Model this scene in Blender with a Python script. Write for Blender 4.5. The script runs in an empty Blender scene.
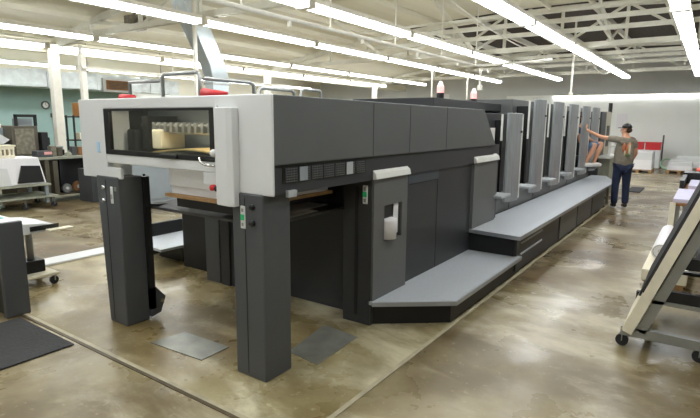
import bpy, bmesh, math, random
from mathutils import Vector, Matrix, Euler
random.seed(7)
sc = bpy.context.scene
COL = sc.collection
ORG = {}

# ------------------------------------------------------------------ materials
def rgb(r, g, b):
    f = lambda c: ((c / 255 + .055) / 1.055) ** 2.4 if c > 10 else c / 255 / 12.92
    return (f(r), f(g), f(b), 1)

def mat(name, col, rough=.5, metal=0., var=.0, scale=8., bump=0., spec=.5, stretch=None):
    m = bpy.data.materials.new(name); m.use_nodes = True
    nt = m.node_tree; b = nt.nodes['Principled BSDF']
    b.inputs['Roughness'].default_value = rough
    b.inputs['Metallic'].default_value = metal
    b.inputs['Specular IOR Level'].default_value = spec
    c = rgb(*col)
    tc = nt.nodes.new('ShaderNodeTexCoord')
    n = nt.nodes.new('ShaderNodeTexNoise'); n.inputs['Scale'].default_value = scale; n.inputs['Detail'].default_value = 4
    src = tc.outputs['Object']
    if stretch:
        mp = nt.nodes.new('ShaderNodeMapping'); mp.inputs['Scale'].default_value = stretch
        nt.links.new(src, mp.inputs[0]); src = mp.outputs[0]
    nt.links.new(src, n.inputs['Vector'])
    r = nt.nodes.new('ShaderNodeValToRGB')
    v = var if var else .04
    r.color_ramp.elements[0].position = .3; r.color_ramp.elements[1].position = .7
    r.color_ramp.elements[0].color = (c[0] * (1 - v), c[1] * (1 - v), c[2] * (1 - v), 1)
    r.color_ramp.elements[1].color = (min(1, c[0] * (1 + v)), min(1, c[1] * (1 + v)), min(1, c[2] * (1 + v)), 1)
    nt.links.new(n.outputs['Fac'], r.inputs[0]); nt.links.new(r.outputs[0], b.inputs['Base Color'])
    if bump:
        bp = nt.nodes.new('ShaderNodeBump'); bp.inputs['Strength'].default_value = bump; bp.inputs['Distance'].default_value = .02
        nt.links.new(n.outputs['Fac'], bp.inputs['Height']); nt.links.new(bp.outputs[0], b.inputs['Normal'])
    return m

def emit(name, col, s):
    m = bpy.data.materials.new(name); m.use_nodes = True
    b = m.node_tree.nodes['Principled BSDF']
    b.inputs['Base Color'].default_value = (.8, .8, .8, 1)
    b.inputs['Emission Color'].default_value = rgb(*col)
    b.inputs['Emission Strength'].default_value = s
    return m

def glass(name, tint, alpha):
    m = bpy.data.materials.new(name); m.use_nodes = True
    nt = m.node_tree; nt.nodes.clear()
    o = nt.nodes.new('ShaderNodeOutputMaterial'); mx = nt.nodes.new('ShaderNodeMixShader')
    t = nt.nodes.new('ShaderNodeBsdfTransparent'); t.inputs[0].default_value = tint
    g = nt.nodes.new('ShaderNodeBsdfGlossy'); g.inputs['Roughness'].default_value = .03
    mx.inputs[0].default_value = .07; nt.links.new(t.outputs[0], mx.inputs[1]); nt.links.new(g.outputs[0], mx.inputs[2])
    nt.links.new(mx.outputs[0], o.inputs[0])
    return m

def concrete(name, dark, mid_, pale, stain, rough=(.24, .44), seed=0., stain_amt=.8):
    m = bpy.data.materials.new(name); m.use_nodes = True
    nt = m.node_tree; N = nt.nodes.new; L = nt.links.new
    b = nt.nodes['Principled BSDF']; tc = N('ShaderNodeTexCoord')
    def noise(scale, detail, rgh, off, dist=0., sx=1., sy=1., rot=0.):
        mp = N('ShaderNodeMapping'); mp.inputs['Location'].default_value = (off + seed, off * .37 - seed, 0); mp.inputs['Scale'].default_value = (sx, sy, 1); mp.inputs['Rotation'].default_value = (0, 0, rot)
        n = N('ShaderNodeTexNoise'); n.inputs['Scale'].default_value = scale; n.inputs['Detail'].default_value = detail; n.inputs['Roughness'].default_value = rgh; n.inputs['Distortion'].default_value = dist
        L(tc.outputs['Object'], mp.inputs[0]); L(mp.outputs[0], n.inputs['Vector']); return n.outputs['Fac']
    def rng(x, a, c, lo=0., hi=1.):
        r = N('ShaderNodeMapRange'); r.interpolation_type = 'SMOOTHSTEP'
        for k, v in ((1, a), (2, c), (3, lo), (4, hi)): r.inputs[k].default_value = v
        L(x, r.inputs[0]); return r.outputs[0]
    def mix(f, c1, c2, mode='MIX'):
        x = N('ShaderNodeMixRGB'); x.blend_type = mode; L(f, x.inputs[0])
        for k, c in ((1, c1), (2, c2)):
            if isinstance(c, tuple): x.inputs[k].default_value = c
            else: L(c, x.inputs[k])
        return x.outputs[0]
    c = mix(rng(noise(.9, 6, .62, 1.7), .38, .62), rgb(*dark), rgb(*mid_))
    c = mix(rng(noise(1.5, 7, .66, 9.1, .3, 1, .5, .6), .46, .68, 0, .85), c, rgb(*pale))
    c = mix(rng(noise(.3, 4, .55, 4.4, .3), .44, .60, 0, stain_amt), c, rgb(*stain), 'MULTIPLY')
    c = mix(rng(noise(5.5, 6, .7, 6.6, .2, 1, .35, .5), .52, .80, 0, .35), c, (.45, .39, .30, 1), 'MULTIPLY')
    c = mix(rng(noise(16, 4, .6, 2.2), .60, .74, 0, .35), c, rgb(*pale))
    L(c, b.inputs['Base Color'])
    L(rng(noise(1.1, 5, .6, 12.), .38, .62, rough[0], rough[1]), b.inputs['Roughness'])
    b.inputs['Specular IOR Level'].default_value = .6
    return m

def shirt_mat():
    m = mat('shirt_cotton', (134, 126, 112), .9, var=.12, scale=14)
    return m

M = dict(
    dark=mat('graphite_paint', (91, 93, 92), .42, var=.05, scale=2, spec=.4),
    darker=mat('charcoal_paint', (54, 55, 57), .45, var=.06, scale=2, spec=.4),
    leg=mat('slate_paint', (78, 80, 82), .4, var=.05, scale=2.5, spec=.4),
    black=mat('black_paint', (30, 30, 31), .45, spec=.4),
    panel=mat('mid_grey_paint', (98, 99, 98), .42, var=.04, scale=2, spec=.4),
    lightp=mat('white_grey_paint', (216, 217, 216), .4, var=.03, scale=3),
    cap=mat('pale_cap_paint', (222, 222, 216), .4),
    unit=mat('silver_grey_metal', (158, 162, 164), .36, metal=.4, var=.12, scale=5, stretch=(9, 9, .6)),
    step=mat('pale_tread_plate', (178, 182, 184), .4, metal=.1),
    tread=mat('ribbed_tread', (188, 192, 198), .45, metal=.0, var=.08, scale=60, bump=.25, stretch=(.25, 4, 1)),
    edge=mat('aluminium_edge', (168, 172, 178), .35, metal=.5),
    steel=mat('galvanised_steel', (170, 172, 170), .34, metal=.7, var=.12, scale=12),
    foil=mat('duct_foil', (215, 222, 222), .3, metal=.45, var=.12, scale=5, bump=.9),
    duct=mat('duct_sheet', (205, 214, 218), .3, metal=.6, var=.08, scale=4),
    paper=mat('white_paper', (236, 234, 236), .8, var=.02, scale=30),
    cream=mat('cream_board', (236, 228, 204), .7, var=.05, scale=10),
    wood=mat('plywood', (176, 140, 96), .6, var=.2, scale=9, stretch=(1, 8, 8)),
    brown=mat('brown_carton', (150, 108, 70), .8, var=.15, scale=8),
    red=mat('red_plastic', (206, 42, 48), .45),
    orange=mat('orange_plastic', (232, 84, 48), .45),
    green=mat('green_rubber', (176, 208, 180), .6),
    grn=mat('green_button', (46, 190, 120), .4),
    rubber=mat('black_rubber', (38, 38, 40), .75, var=.12, scale=30, bump=.2),
    mat=mat('ribbed_mat', (52, 52, 52), .8, var=.15, scale=40, bump=.4),
    chrome=mat('chrome', (220, 220, 222), .15, metal=1.),
    gtube=mat('grey_tube', (150, 150, 144), .42, metal=.3, var=.08, scale=9),
    wfar=mat('wall_white_paint', (240, 242, 237), .75, var=.025, scale=1.2),
    wgrey=mat('wall_grey', (206, 208, 206), .8, var=.03, scale=1.2),
    teal=mat('wall_teal_paint', (150, 178, 172), .7, var=.05, scale=1.5),
    roof=mat('roof_cream_paint', (224, 220, 202), .8, var=.05, scale=1.3, stretch=(.5, 3, 1)),
    roofd=mat('roof_bare_timber', (50, 40, 30), .85, var=.35, scale=3, stretch=(.4, 6, 1)),
    truss=mat('truss_cream_paint', (222, 220, 206), .6, var=.06, scale=6),
    pipe=mat('white_pipe_paint', (232, 228, 216), .45),
    olive=mat('olive_brown_enamel', (86, 80, 66), .5, var=.12, scale=6),
    clutter=mat('dusty_metal', (128, 122, 106), .5, metal=.3, var=.3, scale=14),
    benchtop=mat('grey_green_bench', (150, 152, 136), .55, var=.12, scale=7),
    bluegrey=mat('blue_grey_enamel', (140, 148, 152), .45, var=.06, scale=3),
    skin=mat('skin', (214, 158, 126), .55, var=.05, scale=20),
    hair=mat('brown_hair', (60, 40, 28), .7),
    shirt=shirt_mat(),
    jeans=mat('navy_denim', (34, 44, 72), .85, var=.22, scale=12),
    denim=mat('light_denim', (92, 124, 160), .85, var=.15, scale=14),
    tee=mat('dark_blue_cotton', (50, 62, 88), .9),
    shoe=mat('black_leather', (26, 25, 26), .5),
    sneaker=mat('white_sneaker', (232, 230, 226), .6),
    print1=mat('shirt_print_orange', (198, 120, 84), .9), print2=mat('shirt_print_cream', (206, 198, 170), .9), print3=mat('shirt_print_green', (120, 140, 100), .9),
    gold=mat('kraft_gold', (226, 196, 132), .45, var=.15, scale=9),
    lav=mat('lavender_paper', (212, 208, 232), .8),
    aqua=mat('aqua_paper', (150, 214, 210), .7),
    face=mat('clock_face', (238, 238, 232), .5),
    lamp=emit('tube_diffuser', (246, 250, 252), 7.0),
    walllamp=emit('wall_tube', (246, 250, 252), 2.6),
    inlamp=emit('inner_lamp', (255, 244, 222), 6.5),
    beacon=emit('beacon_red', (255, 60, 40), .35),
    beaconw=emit('beacon_clear', (255, 240, 225), .25),
    glass=glass('clear_pane', (.86, .88, .87, 1), .1),
    floor=concrete('worn_concrete', (112, 97, 64), (152, 139, 106), (196, 186, 160), (156, 130, 84), (.24, .46), 0., .85),
    pit=concrete('scraped_concrete', (128, 114, 78), (172, 160, 122), (220, 213, 184), (184, 164, 120), (.22, .44), 5., .7),
    curb=mat('pale_curb_concrete', (178, 168, 142), .5, var=.16, scale=9),
    plate=mat('floor_steel_plate', (142, 142, 132), .32, metal=.35, var=.25, scale=6),
)

# ------------------------------------------------------------------ mesh helpers
class MB:
    def __init__(s): s.bm = bmesh.new()
    def box(s, x0, x1, y0, y1, z0, z1):
        v = [s.bm.verts.new(p) for p in ((x0,y0,z0),(x1,y0,z0),(x1,y1,z0),(x0,y1,z0),(x0,y0,z1),(x1,y0,z1),(x1,y1,z1),(x0,y1,z1))]
        for f in ((3,2,1,0),(4,5,6,7),(0,1,5,4),(1,2,6,5),(2,3,7,6),(3,0,4,7)): s.bm.faces.new([v[i] for i in f])
        return s
    def prism(s, pts, axis, a, b):
        # pts: 2-D polygon in the plane normal to axis; x:(y,z) y:(x,z) z:(x,y)
        def P(p, t): return {'x': (t, p[0], p[1]), 'y': (p[0], t, p[1]), 'z': (p[0], p[1], t)}[axis]
        A = [s.bm.verts.new(P(p, a)) for p in pts]; B = [s.bm.verts.new(P(p, b)) for p in pts]
        n = len(pts)
        s.bm.faces.new(A[::-1]); s.bm.faces.new(B)
        for i in range(n): s.bm.faces.new((A[i], A[(i+1) % n], B[(i+1) % n], B[i]))
        return s
    def tube(s, pts, r, seg=8, caps=True, r1=None):
        pts = [Vector(p) for p in pts]; rings = []
        n = len(pts); up = None
        for i, p in enumerate(pts):
            d = ((pts[min(i+1, n-1)] - p).normalized() + (p - pts[max(i-1, 0)]).normalized())
            d = d.normalized() if d.length > 1e-6 else Vector((0, 0, 1))
            if up is None: up = Vector((0, 0, 1)) if abs(d.z) < .9 else Vector((1, 0, 0))
            a = d.cross(up).normalized(); u = a.cross(d).normalized(); up = u
            rad = r if r1 is None else r + (r1 - r) * i / max(1, n - 1)
            rings.append([s.bm.verts.new(p + (a * math.cos(t) + u * math.sin(t)) * rad) for t in (2 * math.pi * k / seg for k in range(seg))])
        for A, B in zip(rings, rings[1:]):
            for k in range(seg): s.bm.faces.new((A[k], A[(k+1) % seg], B[(k+1) % seg], B[k]))
        if caps: s.bm.faces.new(rings[0][::-1]); s.bm.faces.new(rings[-1])
        return s
    def bar(s, p, q, w, h):
        # rectangular bar from p to q, w across, h in the other direction
        p, q = Vector(p), Vector(q); d = (q - p).normalized()
        up = Vector((0, 0, 1)) if abs(d.z) < .95 else Vector((1, 0, 0))
        a = d.cross(up).normalized() * w / 2; u = a.cross(d).normalized() * h / 2
        A = [s.bm.verts.new(p + x) for x in (a + u, u - a, -a - u, a - u)]
        B = [s.bm.verts.new(q + x) for x in (a + u, u - a, -a - u, a - u)]
        s.bm.faces.new(A[::-1]); s.bm.faces.new(B)
        for i in range(4): s.bm.faces.new((A[i], A[(i+1) % 4], B[(i+1) % 4], B[i]))
        return s
    def ball(s, c, r, sx=1, sy=1, sz=1, u=12, v=8):
        g = bmesh.ops.create_uvsphere(s.bm, u_segments=u, v_segments=v, radius=r)
        for w in g['verts']: w.co = Vector((w.co.x * sx, w.co.y * sy, w.co.z * sz)) + Vector(c)
        return s
    def torus(s, c, R, r, axis='x', n=24, k=8):
        rings = []
        for i in range(n):
            t = 2 * math.pi * i / n; ring = []
            for j in range(k):
                f = 2 * math.pi * j / k; rr = R + r * math.cos(f); h = r * math.sin(f)
                a, b = rr * math.cos(t), rr * math.sin(t)
                p = {'x': (h, a, b), 'y': (a, h, b), 'z': (a, b, h)}[axis]
                ring.append(s.bm.verts.new(Vector(p) + Vector(c)))
            rings.append(ring)
        for i in range(n):
            A, B = rings[i], rings[(i+1) % n]
            for j in range(k): s.bm.faces.new((A[j], A[(j+1) % k], B[(j+1) % k], B[j]))
        return s
    def build(s, name, m, parent=None, bevel=0., smooth=False, seg=2):
        bmesh.ops.recalc_face_normals(s.bm, faces=s.bm.faces[:])
        if bevel:
            es = [e for e in s.bm.edges if len(e.link_faces) == 2 and e.calc_face_angle(0) > .5]
            bmesh.ops.bevel(s.bm, geom=es, offset=bevel, segments=seg, affect='EDGES', profile=.5, clamp_overlap=True)
        if parent is not None: o0 = ORG[parent.name]
        else:
            vs = s.bm.verts
            o0 = Vector(((min(v.co.x for v in vs) + max(v.co.x for v in vs)) / 2, (min(v.co.y for v in vs) + max(v.co.y for v in vs)) / 2, min(v.co.z for v in vs)))
        for v in s.bm.verts: v.co -= o0
        me = bpy.data.meshes.new(name); s.bm.to_mesh(me); s.bm.free()
        if smooth:
            for p in me.polygons: p.use_smooth = True
        me.materials.append(M[m] if isinstance(m, str) else m)
        o = bpy.data.objects.new(name, me); COL.objects.link(o)
        if parent is not None: o.parent = parent
        else: o.location = o0
        ORG[o.name] = o0.copy()
        return o

def B(x0, x1, y0, y1, z0, z1): return MB().box(x0, x1, y0, y1, z0, z1)

def tag(o, label, cat, group=None, kind=None):
    o['label'] = label; o['category'] = cat
    if group: o['group'] = group
    if kind: o['kind'] = kind
    return o

def thing(name, label, cat, loc, group=None):
    o = bpy.data.objects.new(name, None); COL.objects.link(o); o.empty_display_size = .1
    o.location = loc; ORG[o.name] = Vector(loc)
    return tag(o, label, cat, group)

def dup(o, off, label=None, parent=None):
    c = o.copy(); COL.objects.link(c)
    if parent is None: c.location = o.location + Vector(off)
    else: c.parent = parent
    if label: c['label'] = label
    for ch in o.children:
        d = ch.copy(); COL.objects.link(d); d.parent = c
        for g in ch.children:
            e = g.copy(); COL.objects.link(e); e.parent = d
    return c

def struct(o): o['kind'] = 'structure'; return o

# ================================================================== THE SETTING
XF, YL, YR, XB = 26.0, 20.5, -7.15, -5.0
HL = 3.6                                          # height of the hanging lights
def roof_z(y):
    return 4.88 - .0093 * (y - 3.5) ** 2 if y <= 14.15 else 4.88 - .0093 * (y - 24.8) ** 2

struct(B(XB, XF, YR, YL, -.12, -.004).build('floor', 'floor'))
struct(B(2.006, 12.6, 1.74, 6.62, -.003, .001).build('floor_pit_slab', 'pit'))
f = MB(); f.box(1.98, 2.012, 1.72, 6.62, -.002, .004); f.box(2.012, 12.8, 1.72, 1.755, -.002, .004)
struct(f.build('trim_1', 'curb'))
f = MB(); f.box(1.955, 1.98, 1.72, 6.62, -.003, .002)
struct(f.build('trim_2', mat('oily_groove', (84, 72, 52), .5, var=.3, scale=6)))
f = MB(); f.box(2.55, 4.2, 6.55, 6.86, .0, .03)
tag(f.build('cable_trough', 'lightp', bevel=.008), 'long flat white cable cover lying on the concrete behind the grey front leg', 'cable cover')
tag(MB().tube([(4.225, 6.72, .03), (4.35, 6.66, .035), (4.5, 6.5, .03), (4.8, 6.35, .022)], .022, 8).build('black_cable', 'rubber', smooth=True),
    'short thick black cable leaving the end of the white floor cover', 'cable')

struct(B(XF, XF + .2, YR, YL, 0, 5.2).build('wall_far', 'wfar'))
struct(B(XF - .03, XF, YR, YL, 3.12, 5.0).build('wall_far_upper_band', 'wgrey'))  # upper strip of the end wall, greyer than the wall below
struct(B(XF - .03, XF, 8.6, YL, 0, 3.12).build('wall_far_grey_section', 'wgrey'))
struct(B(XB, 13.0, YL, YL + .2, 0, 5.2).build('wall_left', 'teal'))
struct(B(13.0, XF, YL, YL + .2, 0, 5.2).build('wall_left_far', 'wfar'))
struct(B(XB, XF, YR - .2, YR, 0, 5.2).build('wall_right', 'wfar'))
struct(B(XB - .2, XB, YR, YL, 0, 5.2).build('wall_back', 'wfar'))
struct(B(XB, XF, YL - .03, YL, 2.95, 5.2).build('wall_left_upper_band', 'roof'))
struct(B(XB, 13, YL - .9, YL - .03, 2.9, 3.3).build('trim_3', 'roof'))

def roof_piece(name, m, x0, x1, y0, y1):
    f = MB(); n = max(3, int((y1 - y0) / .6))
    pts = [(y0 + (y1 - y0) * i / n, roof_z(y0 + (y1 - y0) * i / n)) for i in range(n + 1)]
    poly = pts + [(y, z + .12) for y, z in pts[::-1]]
    f.prism(poly, 'x', x0, x1)
    return struct(f.build(name, m))
roof_piece('ceiling', 'roof', XB, 14.75, YR, 14.15)
roof_piece('ceiling_far_timber', 'roofd', 14.75, XF, YR, 8.3)
roof_piece('ceiling_far_painted', 'roof', 14.75, XF, 8.3, 14.15)
roof_piece('ceiling_side_bay', 'roof', XB, XF, 14.16, YL)
# roof joists along the hall
f = MB()
for y in [YR + .5 + 1.05 * k for k in range(20)]:
    z = roof_z(y)
    f.box(-1, 14.7, y - .03, y + .03, z - .11, z + .01)
struct(f.build('beam_joists', 'roof'))
f = MB()
for y in (-5.2, -3.6, -2.0, -.4, 1.2, 2.8, 4.4, 6.0, 7.4):
    z = roof_z(y)
    f.box(14.8, XF, y - .04, y + .04, z - .16, z + .01)
struct(f.build('beam_joists_far', 'truss'))

def truss(name, X, y0, y1, zc, step, w=.07):
    f = MB()
    n = int(round((y1 - y0) / step))
    ys = [y0 + (y1 - y0) * i / n for i in range(n + 1)]
    top = [Vector((X, y, roof_z(y) - .13)) for y in ys]; bot = [Vector((X, y, min(zc, roof_z(y) - .2))) for y in ys]
    for i in range(n):
        f.bar(top[i], top[i+1], .09, .14); f.bar(bot[i] + Vector((-.05, 0, 0)), bot[i+1] + Vector((-.05, 0, 0)), .04, .12)
        f.bar(bot[i] + Vector((.05, 0, 0)), bot[i+1] + Vector((.05, 0, 0)), .04, .12)
    for i in range(n + 1):
        if top[i].z - bot[i].z > .15:
            f.bar(bot[i], top[i], w, w)
            if i < n and top[i+1].z - bot[i+1].z > .12:
                a, b2 = (bot[i], top[i+1]) if i % 2 else (top[i], bot[i+1])
                f.bar(a, b2, .05, .06)
    return struct(f.build(name, 'truss'))
truss('beam_truss', 6.83, YR, 14.15, 3.78, 1.95)
truss('beam_truss_mid', 14.7, YR, 14.15, 3.8, 1.52)
truss('beam_truss_far', 22.4, YR, 14.15, 3.8, 1.6)
truss('beam_truss_back', -.9, YR, 14.15, 3.78, 1.95)
f = MB()                                             # sway bars and struts between the far trusses
for x, z in ((12.2, 4.02), (13.0, 3.92), (16.7, 3.82), (18.2, 3.86), (19.6, 3.84)):
    f.bar((x, -3.6, z), (x, 8.2, z - .02), .06, .1)
f.bar((11.2, -3.5, 4.05), (11.2, 7.6, 4.02), .04, .05)
for y in (-1.2, 2.3, 5.9, 8.9):
    f.bar((14.6, y, 3.86), (11.9, y, roof_z(y) - .05), .06, .09); f.bar((14.8, y + .1, 3.86), (17.6, y + .1, roof_z(y) - .05), .06, .09)
for y, z in ((-1.5, 3.95), (2.2, 3.95), (5.9, 3.95)):
    f.bar((12.2, y, z + .04), (19.6, y + .4, z - .08), .06, .08)
struct(f.build('beam_bracing', 'truss'))
f = MB(); f.box(XB, XF, 14.36, 14.5, 3.5, 3.8)
struct(f.build('beam_eave', 'roof'))
for i, x in enumerate((6.83, 14.7, 22.4)):
    f = MB(); f.box(x - .11, x + .11, 14.07, 14.27, 0, 3.6)
    struct(f.build('column_%d' % (i + 1), 'pipe', bevel=.02))

# ------------------------------------------------------------------ fluorescent strip lights
SEG = [6.55 + 3.3 * k for k in range(-3, 5)]
rows = [(.6, 1, 'in the row at the right frame edge'), (2.95, 0, 'in the row over the walkway'),
        (5.45, 0, 'in the row right above the press'), (8.0, 1, 'in the row just beyond the press'),
        (11.7, 2, 'in the row short of the columns'), (13.95, 2, 'in the row along the column heads'), (18.9, 2, 'in the row behind the columns')]
ordn = ['first', 'second', 'third', 'fourth', 'fifth', 'sixth', 'seventh', 'eighth', 'ninth']
proto = None
for y, k0, where in rows:
    xs = SEG[k0:]
    for i, x in enumerate(xs):
        n = len(xs) - 1 - i
        lab = 'strip light %s, %s from the far end' % (where, ordn[n])
        if proto is None:
            proto = thing('strip_light', lab, 'ceiling light', (x, y, HL), 'fluorescent strip lights under the roof trusses'); p0 = (x, y)
            B(x + .05, x + 3.25, y - .125, y + .125, HL + .03, HL + .10).build('housing', 'pipe', proto, bevel=.006)
            f = MB(); f.prism([(y - .13, HL + .01), (y - .11, HL - .035), (y, HL - .05), (y + .11, HL - .035), (y + .13, HL + .012), (y + .118, HL + .032), (y - .118, HL + .032)], 'x', x + .08, x + 3.22)
            f.build('diffuser', 'lamp', proto, smooth=False)
            for e in (x + .05, x + 3.22): B(e, e + .03, y - .135, y + .135, HL - .055, HL + .06).build('end_cap', 'pipe', proto)
            for q in (.5, 2.8): MB().tube([(x + q, y, HL + .105), (x + q, y, HL + .2)], .012, 6).build('hanger', 'pipe', proto)
        else:
            dup(proto, (x - p0[0], y - p0[1], 0), lab)
# strip lights on the far wall
wp = None
for k in range(9):
    y = 6.4 - 1.17 * k
    lab = 'short strip light high on the end wall, %s counting from the press' % ordn[k]
    if wp is None:
        wp = thing('wall_strip_light', lab, 'wall light', (XF - .1, y, 3.0), 'strip lights on the end wall'); wy = y
        f = MB(); f.box(XF - .16, XF - .03, y - 1.13, y - .03, 3.07, 3.13); f.build('housing', 'pipe', wp)
        f = MB(); f.tube([(XF - .11, y - 1.12, 3.03), (XF - .11, y - .04, 3.03)], .042, 8); f.build('tube', 'walllamp', wp)
    else: dup(wp, (0, y - wy, 0), lab)

# ------------------------------------------------------------------ pipes, cables, ducts overhead
def tubething(name, pts, r, m, label, cat, seg=8):
    return tag(MB().tube(pts, r, seg).build(name, m, smooth=True), label, cat)
sp = thing('sprinkler_pipe', 'thin white sprinkler pipe on hangers crossing above the press', 'pipe', (8, 5.0, 3.2))
MB().tube([(2.8, 5.0, 3.2), (11.2, 5.0, 3.2), (12.7, 4.98, 3.2), (12.9, 4.94, 3.22), (13.0, 4.7, 3.24), (13.1, 3.3, 3.3)], .032, 8).build('pipe_run', 'pipe', sp, smooth=True)
for x in (4.75, 6.6, 8.6, 10.6, 12.6):
    MB().tube([(x, 5.0, 3.2), (x, 5.0, 4.68)], .014, 6).build('hanger', 'pipe', sp)
    MB().tube([(x + .9, 5.0, 3.1), (x + .9, 5.0, 3.2)], .03, 6).build('sprinkler_head', 'pipe', sp)
def sag(p, q, d, n=14):
    p, q = Vector(p), Vector(q)
    return [p.lerp(q, i / n) - Vector((0, 0, d * 4 * (i / n) * (1 - i / n))) for i in range(n + 1)]
tubething('hanging_cable', sag((7.6, 4.3, 4.35), (13.0, 4.0, 3.62), .12), .014, 'pipe', 'white cable swooping down from the roof between two light rows', 'cable', 6)
tubething('hanging_cable', sag((13.0, 3.95, 3.62), (12.9, 3.15, 3.66), .1), .014, 'pipe', 'short white cable loop hanging against the dark roof trusses', 'cable', 6)
tubething('hanging_cable', sag((14.0, 2.74, 3.62), (18.6, 2.74, 3.62), .42), .014, 'pipe', 'white cable loop drooping below the walkway light row near its far end', 'cable', 6)
wpipe = tubething('drop_pipe', [(6.92, 13.0, 3.6), (6.92, 13.0, 3.12), (6.95, 13.0, 3.06), (10.5, 13.0, 3.06), (14.5, 13.0, 3.06)], .04, 'pipe', 'white pipe that drops and turns along the hall beside the column', 'pipe')
for x in (9.6, 11.6): MB().tube([(x, 13, 3.06), (x, 13, 3.9)], .012, 6).build('hanger', 'pipe', wpipe)
tag(B(6.98, 7.12, 13.12, 13.26, 0, 3.4).build('steel_post', 'pipe', bevel=.015), 'slim pale steel post standing behind the white corner of the press', 'post')
tubething('conduit_pole', [(7.3, 9.1, 0), (7.3, 9.1, 4.42)], .045, 'pipe', 'white vertical conduit pole beside the silver exhaust duct', 'pole')
# small vertical conduits above the press
# foil wrapped duct along the side wall
fd = thing('foil_duct', 'big foil wrapped air duct running along the teal wall top', 'duct', (9, 18.3, 2.8))
f = MB(); n = 26
for k in range(n):
    x0 = 2.5 + 11 * k / n; x1 = 2.5 + 11 * (k + 1) / n; j = random.uniform(-.04, .04)
    f.box(x0, x1 + .01, 18.0 + j * .5, 18.75, 2.82 + j * .3, 3.36 + j)
f.build('duct_body', 'foil', fd)
vg = B(10.4, 11.3, 17.9, 18.0, 2.85, 3.18).build('vent_grille', 'brown', fd)
f = MB()
for k in range(5): f.box(10.48, 11.22, 17.88, 17.9, 2.9 + .05 * k, 2.92 + .05 * k)
f.build('louvre', 'olive', vg)
B(10.28, 11.42, 17.93, 18.0, 2.78, 3.25).build('grille_collar', 'lightp', fd)
f = MB()
for x in (4, 7, 10, 13): f.tube([(x, 18.4, 3.3), (x, 18.4, 4.45)], .02, 6)
f.build('duct_hanger', 'steel', fd)
# exhaust duct behind the press
ed = thing('exhaust_duct', 'silver sheet metal exhaust duct bending up to the roof behind the press', 'duct', (8.3, 9.5, 0))
path = [(8.2, 9.5, 1.2), (8.2, 9.5, 2.72), (8.12, 9.5, 3.0), (7.86, 9.5, 3.45), (7.58, 9.5, 3.95), (7.35, 9.5, 4.42)]
f = MB(); rings = []
for (x, y, z), h in zip(path, (.14, .14, .16, .19, .21, .21)):
    rings.append([f.bm.verts.new((x + sx * .24, y + sy * h, z)) for sx, sy in ((-1, -1), (1, -1), (1, 1), (-1, 1))])
for A, C in zip(rings, rings[1:]):
    for k in range(4): f.bm.faces.new((A[k], A[(k+1) % 4], C[(k+1) % 4], C[k]))
f.bm.faces.new(rings[0][::-1]); f.bm.faces.new(rings[-1])
f.build('duct_body', 'duct', ed, bevel=.02)
f = B(7.94, 8.46, 9.34, 9.66, 2.60, 2.65); f.build('duct_flange', 'steel', ed)
B(7.8, 8.6, 9.2, 9.8, 0, 1.2).build('blower_box', 'bluegrey', ed, bevel=.02)
# unit heater cluster in the truss
uh = thing('hanging_unit_heater', 'dusty brown unit heater hanging in the roof truss', 'heater', (7.0, 11.0, 3.75))
B(6.95, 7.3, 10.75, 11.1, 3.80, 4.10).build('heater_body', 'clutter', uh, bevel=.02)
f = MB(); f.tube([(7.1, 10.9, 4.05), (7.1, 10.9, 4.28)], .03); f.tube([(6.95, 10.3, 3.95), (7.2, 11.5, 3.9)], .03); f.tube([(6.95, 10.45, 4.08), (7.2, 11.3, 3.85)], .025)
f.build('heater_pipe', 'clutter', uh)

# ================================================================== THE PRESS
PR = thing('printing_press', 'huge dark grey sheetfed printing press with white delivery hood and long walkway', 'printing press', (7.5, 3.4, 0))
# --- delivery hood
hood = B(2.42, 6.0, 2.33, 4.52, 1.93, 1.955).build('hood_roof', 'dark', PR)
f = MB(); f.prism([(2.412, 1.513), (2.412, 1.966), (6.13, 1.955), (6.60, 1.513)], 'y', 2.29, 2.34)
sidep = f.build('hood_side_panel', 'dark', PR, bevel=.006)
for x in (3.615, 4.248, 5.057): B(x - .0025, x + .0025, 2.288, 2.292, 1.52, 1.955).build('panel_seam', 'darker', sidep)
f = MB(); f.prism([(2.412, 1.513), (2.412, 1.966), (6.13, 1.955), (6.60, 1.513)], 'y', 4.5, 4.55)
f.build('hood_side_panel', 'dark', PR)
f = MB(); f.prism([(5.98, 1.93), (6.13, 1.955), (6.60, 1.513), (6.45, 1.5)], 'y', 2.34, 4.5)
f.build('hood_end_panel', 'darker', PR)
band = B(2.412, 6.6, 2.315, 2.35, 1.31, 1.511).build('hood_lower_band', 'darker', PR, bevel=.003)
grille = B(2.53, 3.53, 2.308, 2.318, 1.385, 1.497).build('side_grille', 'black', PR)
f = MB()
for k in range(7):
    x = 2.55 + .14 * k
    for j in range(6): f.box(x, x + .115, 2.301, 2.31, 1.392 + .017 * j, 1.398 + .017 * j)
    for j in range(5): f.box(x + .028 * j, x + .028 * j + .005, 2.301, 2.31, 1.39, 1.49)
f.build('grille_mesh', 'panel', grille)
for x, m in ((2.69, 'bluegrey'), (3.25, 'step')): B(x, x + .085, 2.299, 2.304, 1.392, 1.488).build('grille_insert', m, grille)
B(2.56, 2.65, 2.29, 2.315, 1.29, 1.335).build('label_plate', 'step', PR)
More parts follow.
